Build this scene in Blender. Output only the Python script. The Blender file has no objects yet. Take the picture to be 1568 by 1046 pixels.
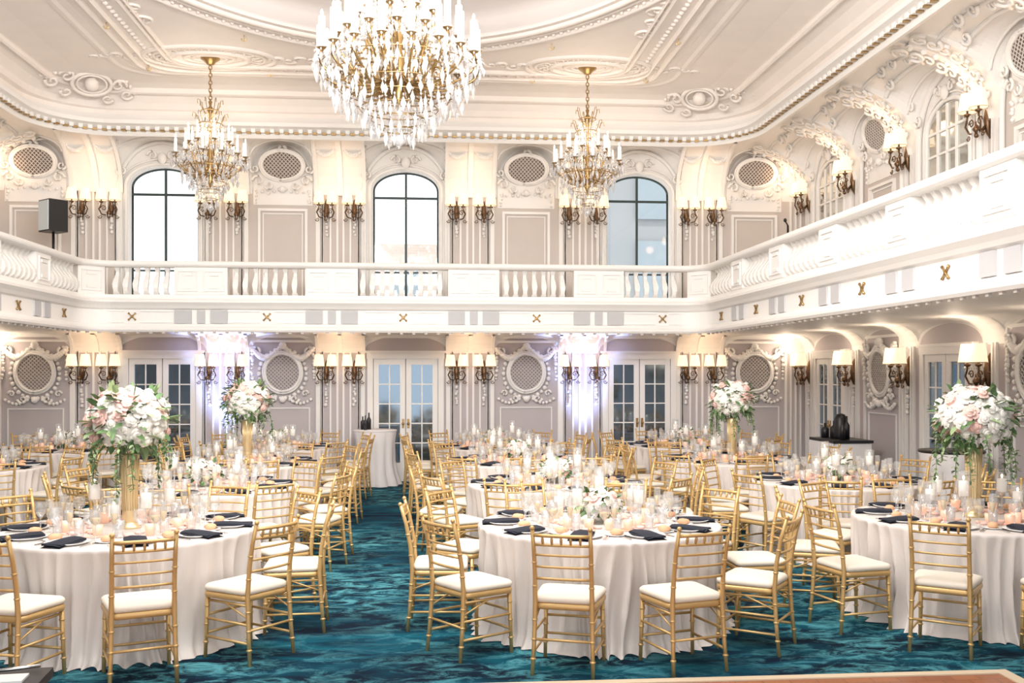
import bpy, math, random
from mathutils import Vector, Matrix
random.seed(7)
pi=math.pi; sin=math.sin; cos=math.cos
CX=-0.38
scene=bpy.context.scene
scene.view_settings.view_transform='Standard'

# ---------------------------------------------------------------- mesh builder
class MB:
    def __init__(s): s.v=[];s.f=[];s.m=[];s.s=[]
    def add(s,vs,fs,mat=0,smooth=False):
        o=len(s.v); s.v.extend([tuple(v) for v in vs])
        for f in fs:
            s.f.append([i+o for i in f]); s.m.append(mat); s.s.append(smooth)
    def box(s,x0,x1,y0,y1,z0,z1,mat=0):
        v=[(x0,y0,z0),(x1,y0,z0),(x1,y1,z0),(x0,y1,z0),(x0,y0,z1),(x1,y0,z1),(x1,y1,z1),(x0,y1,z1)]
        s.add(v,[(3,2,1,0),(4,5,6,7),(0,1,5,4),(1,2,6,5),(2,3,7,6),(3,0,4,7)],mat)
    def tube(s,pts,r,n=6,mat=0,cap=True,closed=False):
        pts=[Vector(p) for p in pts]; N=len(pts)
        if not isinstance(r,(list,tuple)): r=[r]*N
        vs=[];fs=[]
        ref=None
        for i in range(N):
            if closed: t=pts[(i+1)%N]-pts[i-1]
            else: t=pts[min(i+1,N-1)]-pts[max(i-1,0)]
            if t.length<1e-9: t=Vector((0,0,1))
            t.normalize()
            if ref is None:
                ref=Vector((0,0,1)) if abs(t.z)<.9 else Vector((1,0,0))
            a=t.cross(ref)
            if a.length<1e-4: a=t.cross(Vector((0,1,0)))
            a.normalize(); b=t.cross(a); b.normalize()
            for k in range(n):
                th=2*pi*k/n
                vs.append(pts[i]+(a*cos(th)+b*sin(th))*r[i])
        M=N if closed else N-1
        for i in range(M):
            j=(i+1)%N
            for k in range(n):
                k2=(k+1)%n
                fs.append((i*n+k,i*n+k2,j*n+k2,j*n+k))
        if cap and not closed:
            fs.append(tuple(range(n-1,-1,-1))); fs.append(tuple((N-1)*n+k for k in range(n)))
        s.add(vs,fs,mat,True)
    def lathe(s,prof,c=(0,0,0),n=14,mat=0,smooth=True):
        vs=[];fs=[]
        for (r,z) in prof:
            for k in range(n):
                th=2*pi*k/n
                vs.append((c[0]+r*cos(th),c[1]+r*sin(th),c[2]+z))
        for i in range(len(prof)-1):
            for k in range(n):
                k2=(k+1)%n
                fs.append((i*n+k,i*n+k2,(i+1)*n+k2,(i+1)*n+k))
        s.add(vs,fs,mat,smooth)
    def ball(s,c,r,n=8,m=5,mat=0,sc=(1,1,1)):
        vs=[];fs=[]
        for i in range(m+1):
            ph=pi*i/m
            for k in range(n):
                th=2*pi*k/n
                vs.append((c[0]+r*sc[0]*sin(ph)*cos(th),c[1]+r*sc[1]*sin(ph)*sin(th),c[2]-r*sc[2]*cos(ph)))
        for i in range(m):
            for k in range(n):
                k2=(k+1)%n
                fs.append((i*n+k,i*n+k2,(i+1)*n+k2,(i+1)*n+k))
        s.add(vs,fs,mat,True)
    def octa(s,c,r,h,mat=0):
        x,y,z=c; a=random.random()
        vs=[(x,y,z+h*.45),(x,y,z-h*.55)]+[(x+r*cos(a+i*pi/2),y+r*sin(a+i*pi/2),z) for i in range(4)]
        fs=[]
        for i in range(4):
            j=(i+1)%4
            fs.append((0,2+i,2+j)); fs.append((1,2+j,2+i))
        s.add(vs,fs,mat)
    def merge(s,o,M):
        s_o=len(s.v)
        s.v.extend([tuple(M@Vector(v)) for v in o.v])
        s.f.extend([[i+s_o for i in f] for f in o.f]); s.m+=o.m; s.s+=o.s
    def mesh(s,name,mats):
        me=bpy.data.meshes.new(name)
        me.from_pydata(s.v,[],s.f)
        for m in mats: me.materials.append(m)
        me.polygons.foreach_set('material_index',s.m)
        me.polygons.foreach_set('use_smooth',s.s)
        me.update(); return me
    def obj(s,name,mats,M=None):
        return place(name,s.mesh(name,mats),M)
def place(name,me,M=None):
    ob=bpy.data.objects.new(name,me); scene.collection.objects.link(ob)
    if M is not None: ob.matrix_world=M
    return ob
def T(x,y,z,rz=0,s=1): return Matrix.Translation((x,y,z))@Matrix.Rotation(rz,4,'Z')@Matrix.Scale(s,4)

# ---------------------------------------------------------------- materials
def mat(name,col,rough=.5,metal=0,emis=None,es=0,var=0,vscale=3,bump=0,bscale=40,spec=.5):
    m=bpy.data.materials.new(name); m.use_nodes=True; nt=m.node_tree
    b=nt.nodes['Principled BSDF']
    b.inputs['Base Color'].default_value=(*col,1); b.inputs['Roughness'].default_value=rough
    b.inputs['Metallic'].default_value=metal
    b.inputs['Specular IOR Level'].default_value=spec
    if emis: b.inputs['Emission Color'].default_value=(*emis,1); b.inputs['Emission Strength'].default_value=es
    if var or bump:
        tc=nt.nodes.new('ShaderNodeTexCoord')
    if var:
        n=nt.nodes.new('ShaderNodeTexNoise'); n.inputs['Scale'].default_value=vscale; n.inputs['Detail'].default_value=4
        r=nt.nodes.new('ShaderNodeValToRGB')
        r.color_ramp.elements[0].position=.3; r.color_ramp.elements[1].position=.7
        r.color_ramp.elements[0].color=(*[c*(1-var) for c in col],1); r.color_ramp.elements[1].color=(*[min(1,c*(1+var)) for c in col],1)
        nt.links.new(tc.outputs['Object'],n.inputs['Vector']); nt.links.new(n.outputs['Fac'],r.inputs['Fac']); nt.links.new(r.outputs['Color'],b.inputs['Base Color'])
    if bump:
        n=nt.nodes.new('ShaderNodeTexNoise'); n.inputs['Scale'].default_value=bscale
        bp=nt.nodes.new('ShaderNodeBump'); bp.inputs['Strength'].default_value=bump; bp.inputs['Distance'].default_value=.01
        nt.links.new(tc.outputs['Object'],n.inputs['Vector']); nt.links.new(n.outputs['Fac'],bp.inputs['Height']); nt.links.new(bp.outputs['Normal'],b.inputs['Normal'])
    return m
def glassmat(name,tint=(1,1,1),base=.12,diff=.06):
    m=bpy.data.materials.new(name); m.use_nodes=True; nt=m.node_tree; nt.nodes.clear()
    o=nt.nodes.new('ShaderNodeOutputMaterial'); tr=nt.nodes.new('ShaderNodeBsdfTransparent'); g=nt.nodes.new('ShaderNodeBsdfGlossy')
    d=nt.nodes.new('ShaderNodeBsdfDiffuse'); d.inputs['Color'].default_value=(.95,.95,.95,1)
    tr.inputs['Color'].default_value=(*tint,1); g.inputs['Roughness'].default_value=.04
    lw=nt.nodes.new('ShaderNodeLayerWeight'); lw.inputs['Blend'].default_value=.25
    mp=nt.nodes.new('ShaderNodeMapRange'); mp.inputs['To Min'].default_value=base; mp.inputs['To Max'].default_value=.85
    mx=nt.nodes.new('ShaderNodeMixShader'); mx2=nt.nodes.new('ShaderNodeMixShader'); mx2.inputs[0].default_value=diff
    nt.links.new(lw.outputs['Facing'],mp.inputs['Value']); nt.links.new(mp.outputs['Result'],mx.inputs[0])
    nt.links.new(tr.outputs[0],mx.inputs[1]); nt.links.new(g.outputs[0],mx.inputs[2])
    nt.links.new(mx.outputs[0],mx2.inputs[1]); nt.links.new(d.outputs[0],mx2.inputs[2]); nt.links.new(mx2.outputs[0],o.inputs['Surface'])
    return m
M_white=mat('white_plaster',(.88,.865,.84),.55,bump=.05)
M_cream=mat('cream_ceiling_paint',(.88,.815,.765),.6,var=.02)
M_oval=mat('ceiling_oval_paint',(.76,.71,.69),.6)
M_grey=mat('greige_wall_paint',(.60,.545,.505),.6,var=.02)
M_lav=mat('lavender_grey_wall_paint',(.53,.485,.495),.6,var=.02)
M_blk=mat('black_satin',(.012,.012,.015),.4)
M_block=mat('grey_block_paint',(.52,.52,.53),.6)
M_gold=mat('gold_chair_paint',(.66,.44,.185),.34,.4)
M_brass=mat('aged_brass',(.42,.28,.12),.3,.9)
M_vase=mat('brushed_gold',(.78,.62,.36),.32,.6)
M_bronze=mat('dark_bronze',(.17,.10,.055),.35,.8)
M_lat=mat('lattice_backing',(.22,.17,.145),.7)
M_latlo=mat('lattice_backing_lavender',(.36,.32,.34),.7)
M_latb=mat('lattice_bars',(.64,.60,.56),.5)
M_cush=mat('cream_cushion',(.80,.74,.64),.7)
M_cloth=mat('linen_tablecloth',(.72,.665,.63),.55,bump=.15,bscale=200)
M_cloth2=mat('white_cloth',(.80,.78,.78),.75)
M_shade=mat('sconce_shade',(.62,.52,.42),.7,emis=(1,.80,.56),es=.95)
M_candle=mat('candle_wax',(.93,.90,.84),.5,emis=(1,.93,.85),es=.3)
M_bulb=mat('bulb_glow',(1,.9,.7),.5,emis=(1,.82,.55),es=6)
M_cry=glassmat('crystal',(.93,.94,.96),.28,.32)
M_glass=glassmat('clear_glass',(.97,.98,.98),.10,.14)
M_pane=glassmat('window_pane',(.97,.99,1),.04,0)
M_mirror=mat('door_glass',(.24,.31,.38),.06,.9)
M_mirror2=mat('pale_window_glass',(.60,.61,.58),.08,.8)
M_china=mat('white_china',(.88,.87,.86),.2)
M_nap=mat('navy_black_napkin',(.012,.016,.03),.8)
M_silver=mat('silver_cutlery',(.75,.75,.75),.2,1)
M_roll=mat('bread_roll',(.78,.46,.27),.7)
M_champ=mat('champagne',(.85,.66,.38),.2)
M_peach=mat('peach_menu_and_petals',(.88,.55,.43),.6)
M_rosew=mat('white_petals',(.88,.86,.80),.6)
M_rosep=mat('blush_petals',(.87,.58,.52),.6)
M_leaf=mat('leaf_green',(.10,.19,.07),.55,var=.3,vscale=20)
M_leaf2=mat('pale_leaf_green',(.30,.40,.20),.55)
M_dark=mat('dark_window_muntin',(.03,.05,.05),.5)

def carpet():
    m=bpy.data.materials.new('teal_wave_carpet'); m.use_nodes=True; nt=m.node_tree; L=nt.links.new
    b=nt.nodes['Principled BSDF']; b.inputs['Roughness'].default_value=.9; b.inputs['Specular IOR Level'].default_value=.1
    tc=nt.nodes.new('ShaderNodeTexCoord')
    mp=nt.nodes.new('ShaderNodeMapping'); mp.inputs['Scale'].default_value=(.7,1.5,1); mp.inputs['Location'].default_value=(1.7,.4,0)
    n1=nt.nodes.new('ShaderNodeTexNoise'); n1.inputs['Scale'].default_value=1.3; n1.inputs['Detail'].default_value=6; n1.inputs['Roughness'].default_value=.6; n1.inputs['Distortion'].default_value=1.4
    r1=nt.nodes.new('ShaderNodeValToRGB'); e=r1.color_ramp.elements
    e[0].position=.42; e[0].color=(.003,.011,.026,1); e[1].position=.70; e[1].color=(.004,.100,.145,1)
    x=r1.color_ramp.elements.new(.55); x.color=(.003,.045,.078,1)
    mp2=nt.nodes.new('ShaderNodeMapping'); mp2.inputs['Scale'].default_value=(3.0,5.5,1)
    n2=nt.nodes.new('ShaderNodeTexNoise'); n2.inputs['Scale'].default_value=1.3; n2.inputs['Detail'].default_value=8; n2.inputs['Roughness'].default_value=.74; n2.inputs['Distortion'].default_value=.9
    r2=nt.nodes.new('ShaderNodeValToRGB'); e=r2.color_ramp.elements; e[0].position=.47; e[0].color=(0,0,0,1); e[1].position=.62; e[1].color=(1,1,1,1)
    n3=nt.nodes.new('ShaderNodeTexNoise'); n3.inputs['Scale'].default_value=.42
    r3=nt.nodes.new('ShaderNodeValToRGB'); e=r3.color_ramp.elements; e[0].position=.36; e[1].position=.58
    mu=nt.nodes.new('ShaderNodeMath'); mu.operation='MULTIPLY'
    mx=nt.nodes.new('ShaderNodeMixRGB'); mx.inputs['Color2'].default_value=(.09,.33,.39,1)
    L(tc.outputs['Object'],mp.inputs['Vector']);L(tc.outputs['Object'],mp2.inputs['Vector']);L(tc.outputs['Object'],n3.inputs['Vector'])
    L(mp.outputs[0],n1.inputs['Vector']);L(mp2.outputs[0],n2.inputs['Vector'])
    L(n1.outputs['Fac'],r1.inputs[0]);L(n2.outputs['Fac'],r2.inputs[0]);L(n3.outputs['Fac'],r3.inputs[0])
    L(r2.outputs[0],mu.inputs[0]);L(r3.outputs[0],mu.inputs[1]);L(mu.outputs[0],mx.inputs['Fac'])
    L(r1.outputs[0],mx.inputs['Color1']);L(mx.outputs[0],b.inputs['Base Color'])
    return m
def wood():
    m=bpy.data.materials.new('parquet_wood'); m.use_nodes=True; nt=m.node_tree; L=nt.links.new
    b=nt.nodes['Principled BSDF']; b.inputs['Roughness'].default_value=.3
    tc=nt.nodes.new('ShaderNodeTexCoord'); br=nt.nodes.new('ShaderNodeTexBrick')
    br.inputs['Scale'].default_value=3; br.inputs['Color1'].default_value=(.42,.16,.07,1); br.inputs['Color2'].default_value=(.33,.11,.05,1); br.inputs['Mortar'].default_value=(.12,.04,.02,1); br.inputs['Mortar Size'].default_value=.006
    L(tc.outputs['Object'],br.inputs['Vector']); L(br.outputs['Color'],b.inputs['Base Color']); return m
def brick():
    m=bpy.data.materials.new('exterior_brick'); m.use_nodes=True; nt=m.node_tree; L=nt.links.new
    b=nt.nodes['Principled BSDF']; b.inputs['Roughness'].default_value=.9
    tc=nt.nodes.new('ShaderNodeTexCoord'); mp=nt.nodes.new('ShaderNodeMapping'); mp.inputs['Rotation'].default_value=(pi/2,0,0); br=nt.nodes.new('ShaderNodeTexBrick')
    br.inputs['Scale'].default_value=3.0; br.inputs['Color1'].default_value=(.62,.50,.43,1); br.inputs['Color2'].default_value=(.56,.46,.40,1); br.inputs['Mortar'].default_value=(.64,.56,.50,1)
    L(tc.outputs['Object'],mp.inputs[0]); L(mp.outputs[0],br.inputs['Vector']); L(br.outputs['Color'],b.inputs['Base Color']); return m

# ---------------------------------------------------------------- room shell
WY=17.4; RX=6.75; LX=-7.51; Y0=-3.0
mb=MB(); mb.box(LX-.3,RX+.3,Y0,WY+.3,-.1,0); mb.obj('floor',[carpet()])
mb=MB(); mb.box(-4.2,3.50,1.5,5.84,0,.022,0)
mb.box(-4.28,3.58,5.84,5.91,0,.03,1); mb.box(3.50,3.58,1.5,5.84,0,.03,1)
mb.obj('dance_floor',[wood(),mat('dance_floor_edging',(.75,.62,.45),.4)])

def cove_wall(mb,x0,x1,zb,ztop,P,arches,holes,zpier,mw=0,mc=1,K=9,dx=.05,white=()):
    n=int((x1-x0)/dx)
    base=[x0+(x1-x0)*i/n for i in range(n+1)]
    for a in arches:
        base+= [a[0]-a[1],a[0]+a[1]]
    base=sorted(base)
    samp=[(x,None) for x in base]
    for h in holes:
        c,hw=h[0],h[1]
        samp=[q for q in samp if abs(q[0]-c)>hw+1e-6]
        ins=[(c-hw,None)]+[(c-hw+2*hw*i/24.,h) for i in range(25)]+[(c+hw,None)]
        samp+=ins
    samp=[q for i,q in sorted(enumerate(samp),key=lambda t:(round(t[1][0],5),t[0]))]
    cols=[]
    for x,h in samp:
        z0=zpier
        for (c,hw,sp,ht) in arches:
            if abs(x-c)<=hw: z0=max(z0,min(ztop-.02,sp+ht*math.sqrt(max(0,1-((x-c)/hw)**2))))
        if h: hb=h[2]; ht2=h[3]+h[4]*math.sqrt(max(0,1-((x-h[0])/h[1])**2)); z0=max(z0,ht2+.02)
        else: hb=ht2=(zb+zpier)/2
        col=[(x,0,zb),(x,0,hb),(x,0,ht2),(x,0,z0)]
        for k in range(1,K+1):
            t=k/K*pi/2
            col.append((x,-P*(1-cos(t)),z0+(ztop-z0)*sin(t)))
        cols.append((x,h,col))
    for i in range(len(cols)-1):
        a,b=cols[i],cols[i+1]
        if abs(a[0]-b[0])<1e-6: continue
        xm=(a[0]+b[0])/2; wh=any(abs(xm-c)<hw for c,hw in white)
        for j in range(len(a[2])-1):
            if j==1 and a[1] and b[1]: continue
            mb.add([a[2][j],b[2][j],b[2][j+1],a[2][j+1]],[(0,1,2,3)],mc if (j>=3 or wh) else mw,j>=3)
def cove_pt(x,t,z0,ztop,P): return (x,-P*(1-cos(t)),z0+(ztop-z0)*sin(t))
def arch_ribs(mb,c,hw,sp,ht,ztop,P,ts=((.45,.022),(.8,.03),(1.1,.022))):
    for t,r in ts:
        pts=[]
        for i in range(29):
            a=pi*(.03+.94*i/28); z0=min(ztop-.02,sp+ht*sin(a)); q=cove_pt(c-hw*.995*cos(a),t,z0,ztop,P)
            pts.append((q[0],q[1]-.008,q[2]-.008))
        mb.tube(pts,r,5,0)
def cove_rib(mb,x,w,z0,ztop,P,th=.04,t1=1.35):
    vs=[];fs=[]
    for i in range(10):
        t=t1*i/9; q=cove_pt(x,t,z0,ztop,P); n=(cos(t),sin(t))
        for dx,o in ((-w/2,0),(-w/2,th),(w/2,th),(w/2,0)): vs.append((x+dx,q[1]-o*n[0],q[2]-o*n[1]))
    for i in range(9):
        for j in range(3): fs.append((i*4+j,i*4+j+1,(i+1)*4+j+1,(i+1)*4+j))
    mb.add(vs,fs,0)

BACK=Matrix.Translation((CX,WY,0))
RIGHT=Matrix.Translation((RX,0,0))@Matrix.Rotation(-pi/2,4,'Z')
LEFT=Matrix.Translation((LX,0,0))@Matrix.Rotation(pi/2,4,'Z')
SOF=2.55; SPR=5.06; RISE=.33
W_OFF=[-4.11,0,4.11]; M_OFF=[-6.2,-2.1,2.1,6.2]; P_OFF=[-5.2,-3.1,-1.12,1.12,3.1,5.2]
mb=MB()
ar=[(c,.74,4.95,.86) for c in W_OFF]+[(c,.52,4.95,.84) for c in M_OFF]
cove_wall(mb,-7.13,7.13,SOF,5.86,1.02,ar,[(c,.57,2.95,SPR,RISE) for c in W_OFF],4.95,white=[(c,.74) for c in W_OFF])
arl=[(c,.72,2.25,.27) for c in W_OFF]+[(c,.56,2.25,.27) for c in M_OFF]
cove_wall(mb,-7.13,7.13,0,SOF,.32,arl,[],2.22,mw=2,K=6)
mb.obj('wall_back',[M_grey,M_white,M_lav],BACK)
sW=[16.15,12.4,8.65,4.9,1.15]; sM=[14.3,10.5,6.75,3.0]; sS=[17.1,15.25,13.46,11.45,9.6,7.7,5.9]
for nm,Mx,sg in (('wall_right',RIGHT,-1),('wall_left',LEFT,1)):
    mb=MB()
    ar=[(sg*c,.78,4.95,.86) for c in sW]+[(sg*c,.66,4.95,.84) for c in sM]
    a,b=sorted((sg*Y0,sg*WY))
    cove_wall(mb,a,b,SOF,5.86,1.42,ar,[],4.9,white=[(sg*c,.78) for c in sW])
    arl=[(sg*c,.78,2.25,.27) for c in sW]+[(sg*c,.6,2.25,.27) for c in sM]
    cove_wall(mb,a,b,0,SOF,.4,arl,[],2.22,mw=2,K=6)
    mb.obj(nm,[M_grey,M_white,M_lav],Mx)

def rr(hw,yb,r,y0=Y0,n=10):
    P=[];N=[]
    P.append((CX-hw,y0));N.append((1,0))
    for i in range(n+1):
        a=pi-(pi/2)*i/n; P.append((CX-hw+r+r*cos(a),yb-r+r*sin(a)));N.append((-cos(a),-sin(a)))
    for i in range(n+1):
        a=pi/2-(pi/2)*i/n; P.append((CX+hw-r+r*cos(a),yb-r+r*sin(a)));N.append((-cos(a),-sin(a)))
    P.append((CX+hw,y0));N.append((-1,0))
    return P,N
def sweep(mb,path,prof,mat=0,smooth=False):
    P,N=path; vs=[];fs=[];k=len(prof)
    for (x,y),(nx,ny) in zip(P,N):
        for (p,z) in prof: vs.append((x+nx*p,y+ny*p,z))
    for i in range(len(P)-1):
        for j in range(k-1):
            fs.append((i*k+j,(i+1)*k+j,(i+1)*k+j+1,i*k+j+1))
    mb.add(vs,fs,mat,smooth)
def walk(path,step,start=0.):
    P,N=path; out=[]; d=start
    for i in range(len(P)-1):
        a=Vector(P[i]);b=Vector(P[i+1]);l=(b-a).length
        while d<l:
            t=d/l; n=(Vector(N[i])*(1-t)+Vector(N[i+1])*t).normalized(); q=a+(b-a)*t
            out.append((q.x,q.y,n.x,n.y)); d+=step
        d-=l
    return out
def obox(mb,x,y,nx,ny,w,p0,p1,z0,z1,mat=0):
    tx,ty=-ny,nx
    v=[]
    for z in (z0,z1):
        for (a,p) in ((-w/2,p0),(w/2,p0),(w/2,p1),(-w/2,p1)):
            v.append((x+tx*a+nx*p,y+ty*a+ny*p,z))
    mb.add(v,[(3,2,1,0),(4,5,6,7),(0,1,5,4),(1,2,6,5),(2,3,7,6),(3,0,4,7)],mat)

mb=MB(); cp=rr(5.66,16.35,1.1)
sweep(mb,cp,[(-1.9,5.86),(-.12,5.86),(-.12,5.70),(-.02,5.66),(0,5.70),(.0,5.74),(.03,5.75),(.10,5.80),(.16,5.82),(.16,5.88),(.06,5.90),(.02,5.96),(0,6.0)],0)
for (x,y,nx,ny) in walk(cp,.15): obox(mb,x,y,nx,ny,.07,.015,.075,5.722,5.75,1)
for (x,y,nx,ny) in walk(cp,.15,.075): obox(mb,x,y,nx,ny,.065,.02,.09,5.735,5.79,0)
mb.obj('trim_1',[M_white,M_brass])
CZ=6.45
o=rr(5.66,16.35,1.1); i_=rr(4.05,15.60,.55)
mb=MB(); prof=[(0,0.02),(.0,.18),(.05,.22),(.06,.42),(.13,.62),(.28,.80),(.5,.92),(.75,.98),(.86,1.0),(.86,.97),(.9,.96),(.93,1),(1,1),(1,1.03)]
vs=[];fs=[];k=len(prof)
for a,b in zip(o[0],i_[0]):
    for (t,u) in prof:
        vs.append((a[0]+(b[0]-a[0])*t,a[1]+(b[1]-a[1])*t,5.98+(CZ-.004-5.98)*u))
for q in range(len(o[0])-1):
    for j in range(k-1): fs.append((q*k+j,(q+1)*k+j,(q+1)*k+j+1,q*k+j+1))
mb.add(vs,fs,0,False)
EX,EY,EC=3.55,5.0,8.8
n=96; vs=[];fs=[]
x0,x1,y0,y1=CX-5,CX+5,Y0,16.3
for q in range(n):
    a=2*pi*q/n; c,s_=cos(a),sin(a)
    vs.append((CX+EX*c,EC+EY*s_,CZ))
    ds=[]
    if c>1e-6: ds.append((x1-CX)/c)
    if c<-1e-6: ds.append((x0-CX)/c)
    if s_>1e-6: ds.append((y1-EC)/s_)
    if s_<-1e-6: ds.append((y0-EC)/s_)
    d=min(ds); vs.append((CX+c*d,EC+s_*d,CZ))
for q in range(n):
    r=(q+1)%n; fs.append((2*q,2*q+1,2*r+1,2*r))
mb.add(vs,fs,0)
vs=[];fs=[]
rp=[(1.0,0),(1.0,.06),(.985,.07),(.985,.2),(.93,.26),(.90,.3),(0.02,.42)]
for q in range(n):
    a=2*pi*q/n
    for (t,u) in rp: vs.append((CX+EX*t*cos(a),EC+EY*t*sin(a),CZ+u))
k=len(rp)
for q in range(n):
    r=(q+1)%n
    for j in range(k-1): fs.append((q*k+j,r*k+j,r*k+j+1,q*k+j+1))
mb.add(vs,fs,1,True)
mb.obj('ceiling',[M_cream,M_oval])

mb=MB()
for t,rad in ((1.03,.05),(1.06,.03),(1.10,.045)):
    mb.tube([(CX+EX*t*cos(2*pi*q/96),EC+EY*t*sin(2*pi*q/96),CZ) for q in range(96)],rad,6,0,closed=True)
for q in range(220):
    a=2*pi*q/220; mb.ball((CX+EX*1.08*cos(a),EC+EY*1.08*sin(a),CZ-.01),.028,6,4)
for ins,w in ((.12,.10),(.30,.05),(.62,.08),(.72,.04)):
    pth=rr(4.05-ins,15.60-ins*.75,.5)
    sweep(mb,pth,[(0,CZ+.01),(.01,CZ-.035),(w*.5,CZ-.055),(w-.01,CZ-.035),(w,CZ+.01)],0)
for (x,y,nx,ny) in walk(rr(4.05-.46,15.6-.34,.5),.14): mb.ball((x,y,CZ-.005),.035,6,4,0,(1.2,1.2,.8))
sweep(mb,rr(5.30,16.18,1.0),[(0,6.35),(.0,6.29),(.04,6.27),(.07,6.29),(.07,6.37)],0)
mb.obj('trim_2',[M_cream])

def spiral(mb,c,ax,ay,r,turns,rad,flip=1,mat=0,n=18):
    pts=[];rr_=[]
    for i in range(n):
        t=i/(n-1); a=turns*2*pi*t*flip; q=r*(1-.85*t)
        pts.append(Vector(c)+ax*(q*cos(a))+ay*(q*sin(a))); rr_.append(rad*(1-.5*t))
    mb.tube(pts,rr_,5,mat)
def cartouche(mb,c,ax,ay,nn,s,mat=0):
    ax=Vector(ax).normalized(); ay=Vector(ay).normalized(); c=Vector(c)
    for rr2,rad in ((.42,.05),(.32,.03)):
        mb.tube([c+ax*(s*rr2*1.1*cos(2*pi*q/20))+ay*(s*rr2*.8*sin(2*pi*q/20)) for q in range(20)],s*rad,6,mat,closed=True)
    mb.ball(c,s*.18,8,5,mat)
    for sg in (-1,1):
        for (u,v,r,t,f) in ((.62,.1,.2,1.3,1),(.9,-.12,.16,1.2,-1),(1.2,.05,.13,1.2,1),(.5,-.35,.14,1.2,-1),(.45,.42,.14,1.1,1),(1.45,-.08,.09,1,-1)):
            spiral(mb,c+ax*(sg*u*s)+ay*(v*s),ax*sg,ay,r*s,t,.045*s,f,mat)
        for q in range(7):
            a=q/6; mb.ball(c+ax*(sg*s*(.6+.9*a))+ay*(s*(.22-.3*a+.1*sin(a*9))),s*.05*(1.2-a*.5),6,4,mat)
mb=MB()
for sg in (-1,1):
    cartouche(mb,(CX+sg*4.75,15.75,6.30),(1,-sg*.75,0),(-sg*.45,-.5,.55),(-sg*.4,-.4,-.8),.62)
for sg in (-1,1):
    cxx=CX+sg*2.77
    for r_,rad in ((.85,.04),(.72,.03),(.5,.05),(.32,.035),(.22,.03)):
        mb.tube([(cxx+r_*1.1*cos(2*pi*q/40),14.75+r_*.62*sin(2*pi*q/40),CZ-.005) for q in range(40)],rad,6,0,closed=True)
    for q in range(24):
        a=2*pi*q/24
        spiral(mb,(cxx+.66*cos(a),14.75+.38*sin(a),CZ-.01),Vector((cos(a),sin(a),0)),Vector((-sin(a),cos(a),0)),.09,1.1,.022)
    for s2 in (-1,1):
        for q in range(5):
            spiral(mb,(cxx+s2*(.95+.17*q),14.75+.06*sin(q*2),CZ-.01),Vector((s2,0,0)),Vector((0,1,0)),.12-.012*q,1.2,.025,1 if q%2 else -1)
    for q in range(9):
        spiral(mb,(CX+sg*(3.30-.02*q),13.2-.42*q,CZ-.01),Vector((0,1,0)),Vector((sg,0,0)),.15 if q<6 else .11,1.3,.025,1 if q%2 else -1)
mb.obj('ceiling_plaster_ornament',[M_cream])
mb=MB()
for (x,y) in [(CX+sg*a,b) for sg in (-1,1) for (a,b) in ((3.75,15.2),(2.0,15.35),(.9,15.35),(3.8,13.4),(2.1,13.75),(1.1,13.98))]:
    mb.tube([(x+.035*cos(t),y,CZ-.045-.035*sin(t)) for t in [i*pi/8 for i in range(9)]],.008,5,0)
    mb.tube([(x,y,CZ+.0),(x,y,CZ-.08)],.009,6,0)
mb.obj('ceiling_brass_hooks',[M_vase])

# ---------------------------------------------------------------- balcony
HB=4.80; YB=15.60
bp=rr(HB,YB,.45)
mb=MB()
mb.box(LX,RX,YB+.15,WY,SOF,2.9); mb.box(LX,CX-HB-.15,Y0,YB+.2,SOF+.001,2.899); mb.box(CX+HB+.15,RX,Y0,YB+.2,SOF+.001,2.899)
sweep(mb,bp,[(-.6,2.547),(-.25,2.54),(0,2.50),(.05,2.50),(.07,2.53),(.07,2.56),(.02,2.59),(.0,2.62),(-.02,2.63),(-.02,2.84),(.02,2.86),(.05,2.90),(.10,2.95),(.10,2.985),(.03,3.0),(.0,3.03),(.0,3.07),(-.17,3.07),(-.17,2.88)])
mb.obj('balcony_floor_slab',[M_white])
mb=MB()
for x,y,nx,ny in walk(bp,.19): obox(mb,x,y,nx,ny,.045,-.0,.03,2.475,2.505,2)
sweep(mb,bp,[(-.16,3.49),(.03,3.49),(.06,3.51),(.07,3.53),(.07,3.565),(.05,3.58),(-.16,3.58),(-.18,3.56),(-.18,3.51),(-.16,3.49)])
def goldx(mb,x,y,nx,ny,z):
    tx,ty=-ny,nx
    for sg in (-1,1):
        mb.tube([(x+tx*.055*q*sg+nx*(-.005),y+ty*.055*q*sg+ny*(-.005),z+.055*q) for q in (-1,-.5,0,.5,1)],[.016,.009,.016,.009,.016],5,1)
def pedestal(mb,x,y,nx,ny,w):
    obox(mb,x,y,nx,ny,w,-.14,.015,3.07,3.49)
    k=max(1,int(round(w/.36)))
    for q in range(k):
        a=-w/2+w*(q+.5)/k; ww=w/k*.72
        cx_,cy_=x-ny*a,y+nx*a
        for (z0,z1) in ((3.12,3.14),(3.42,3.44)): obox(mb,cx_,cy_,nx,ny,ww-.02,.015,.035,z0,z1)
        for dd in (-1,1): obox(mb,cx_-ny*dd*ww/2,cy_+nx*dd*ww/2,nx,ny,.02,.015,.035,3.12,3.44)
        for z in (3.18,3.38): obox(mb,cx_,cy_,nx,ny,ww*.5,.015,.03,z-.02,z+.02)
def gblock(mb,x,y,nx,ny,a,w): obox(mb,x-ny*a,y+nx*a,nx,ny,w,-.02,0.004,2.635,2.835,3)
SP=[(-.03,3.07),(.0,3.09),(.03,3.12),(.05,3.17),(.045,3.23),(.0,3.30),(-.06,3.37),(-.075,3.42),(-.05,3.46),(-.03,3.49)]
WD=[.085,.085,.06,.07,.085,.075,.055,.05,.07,.08]
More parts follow.
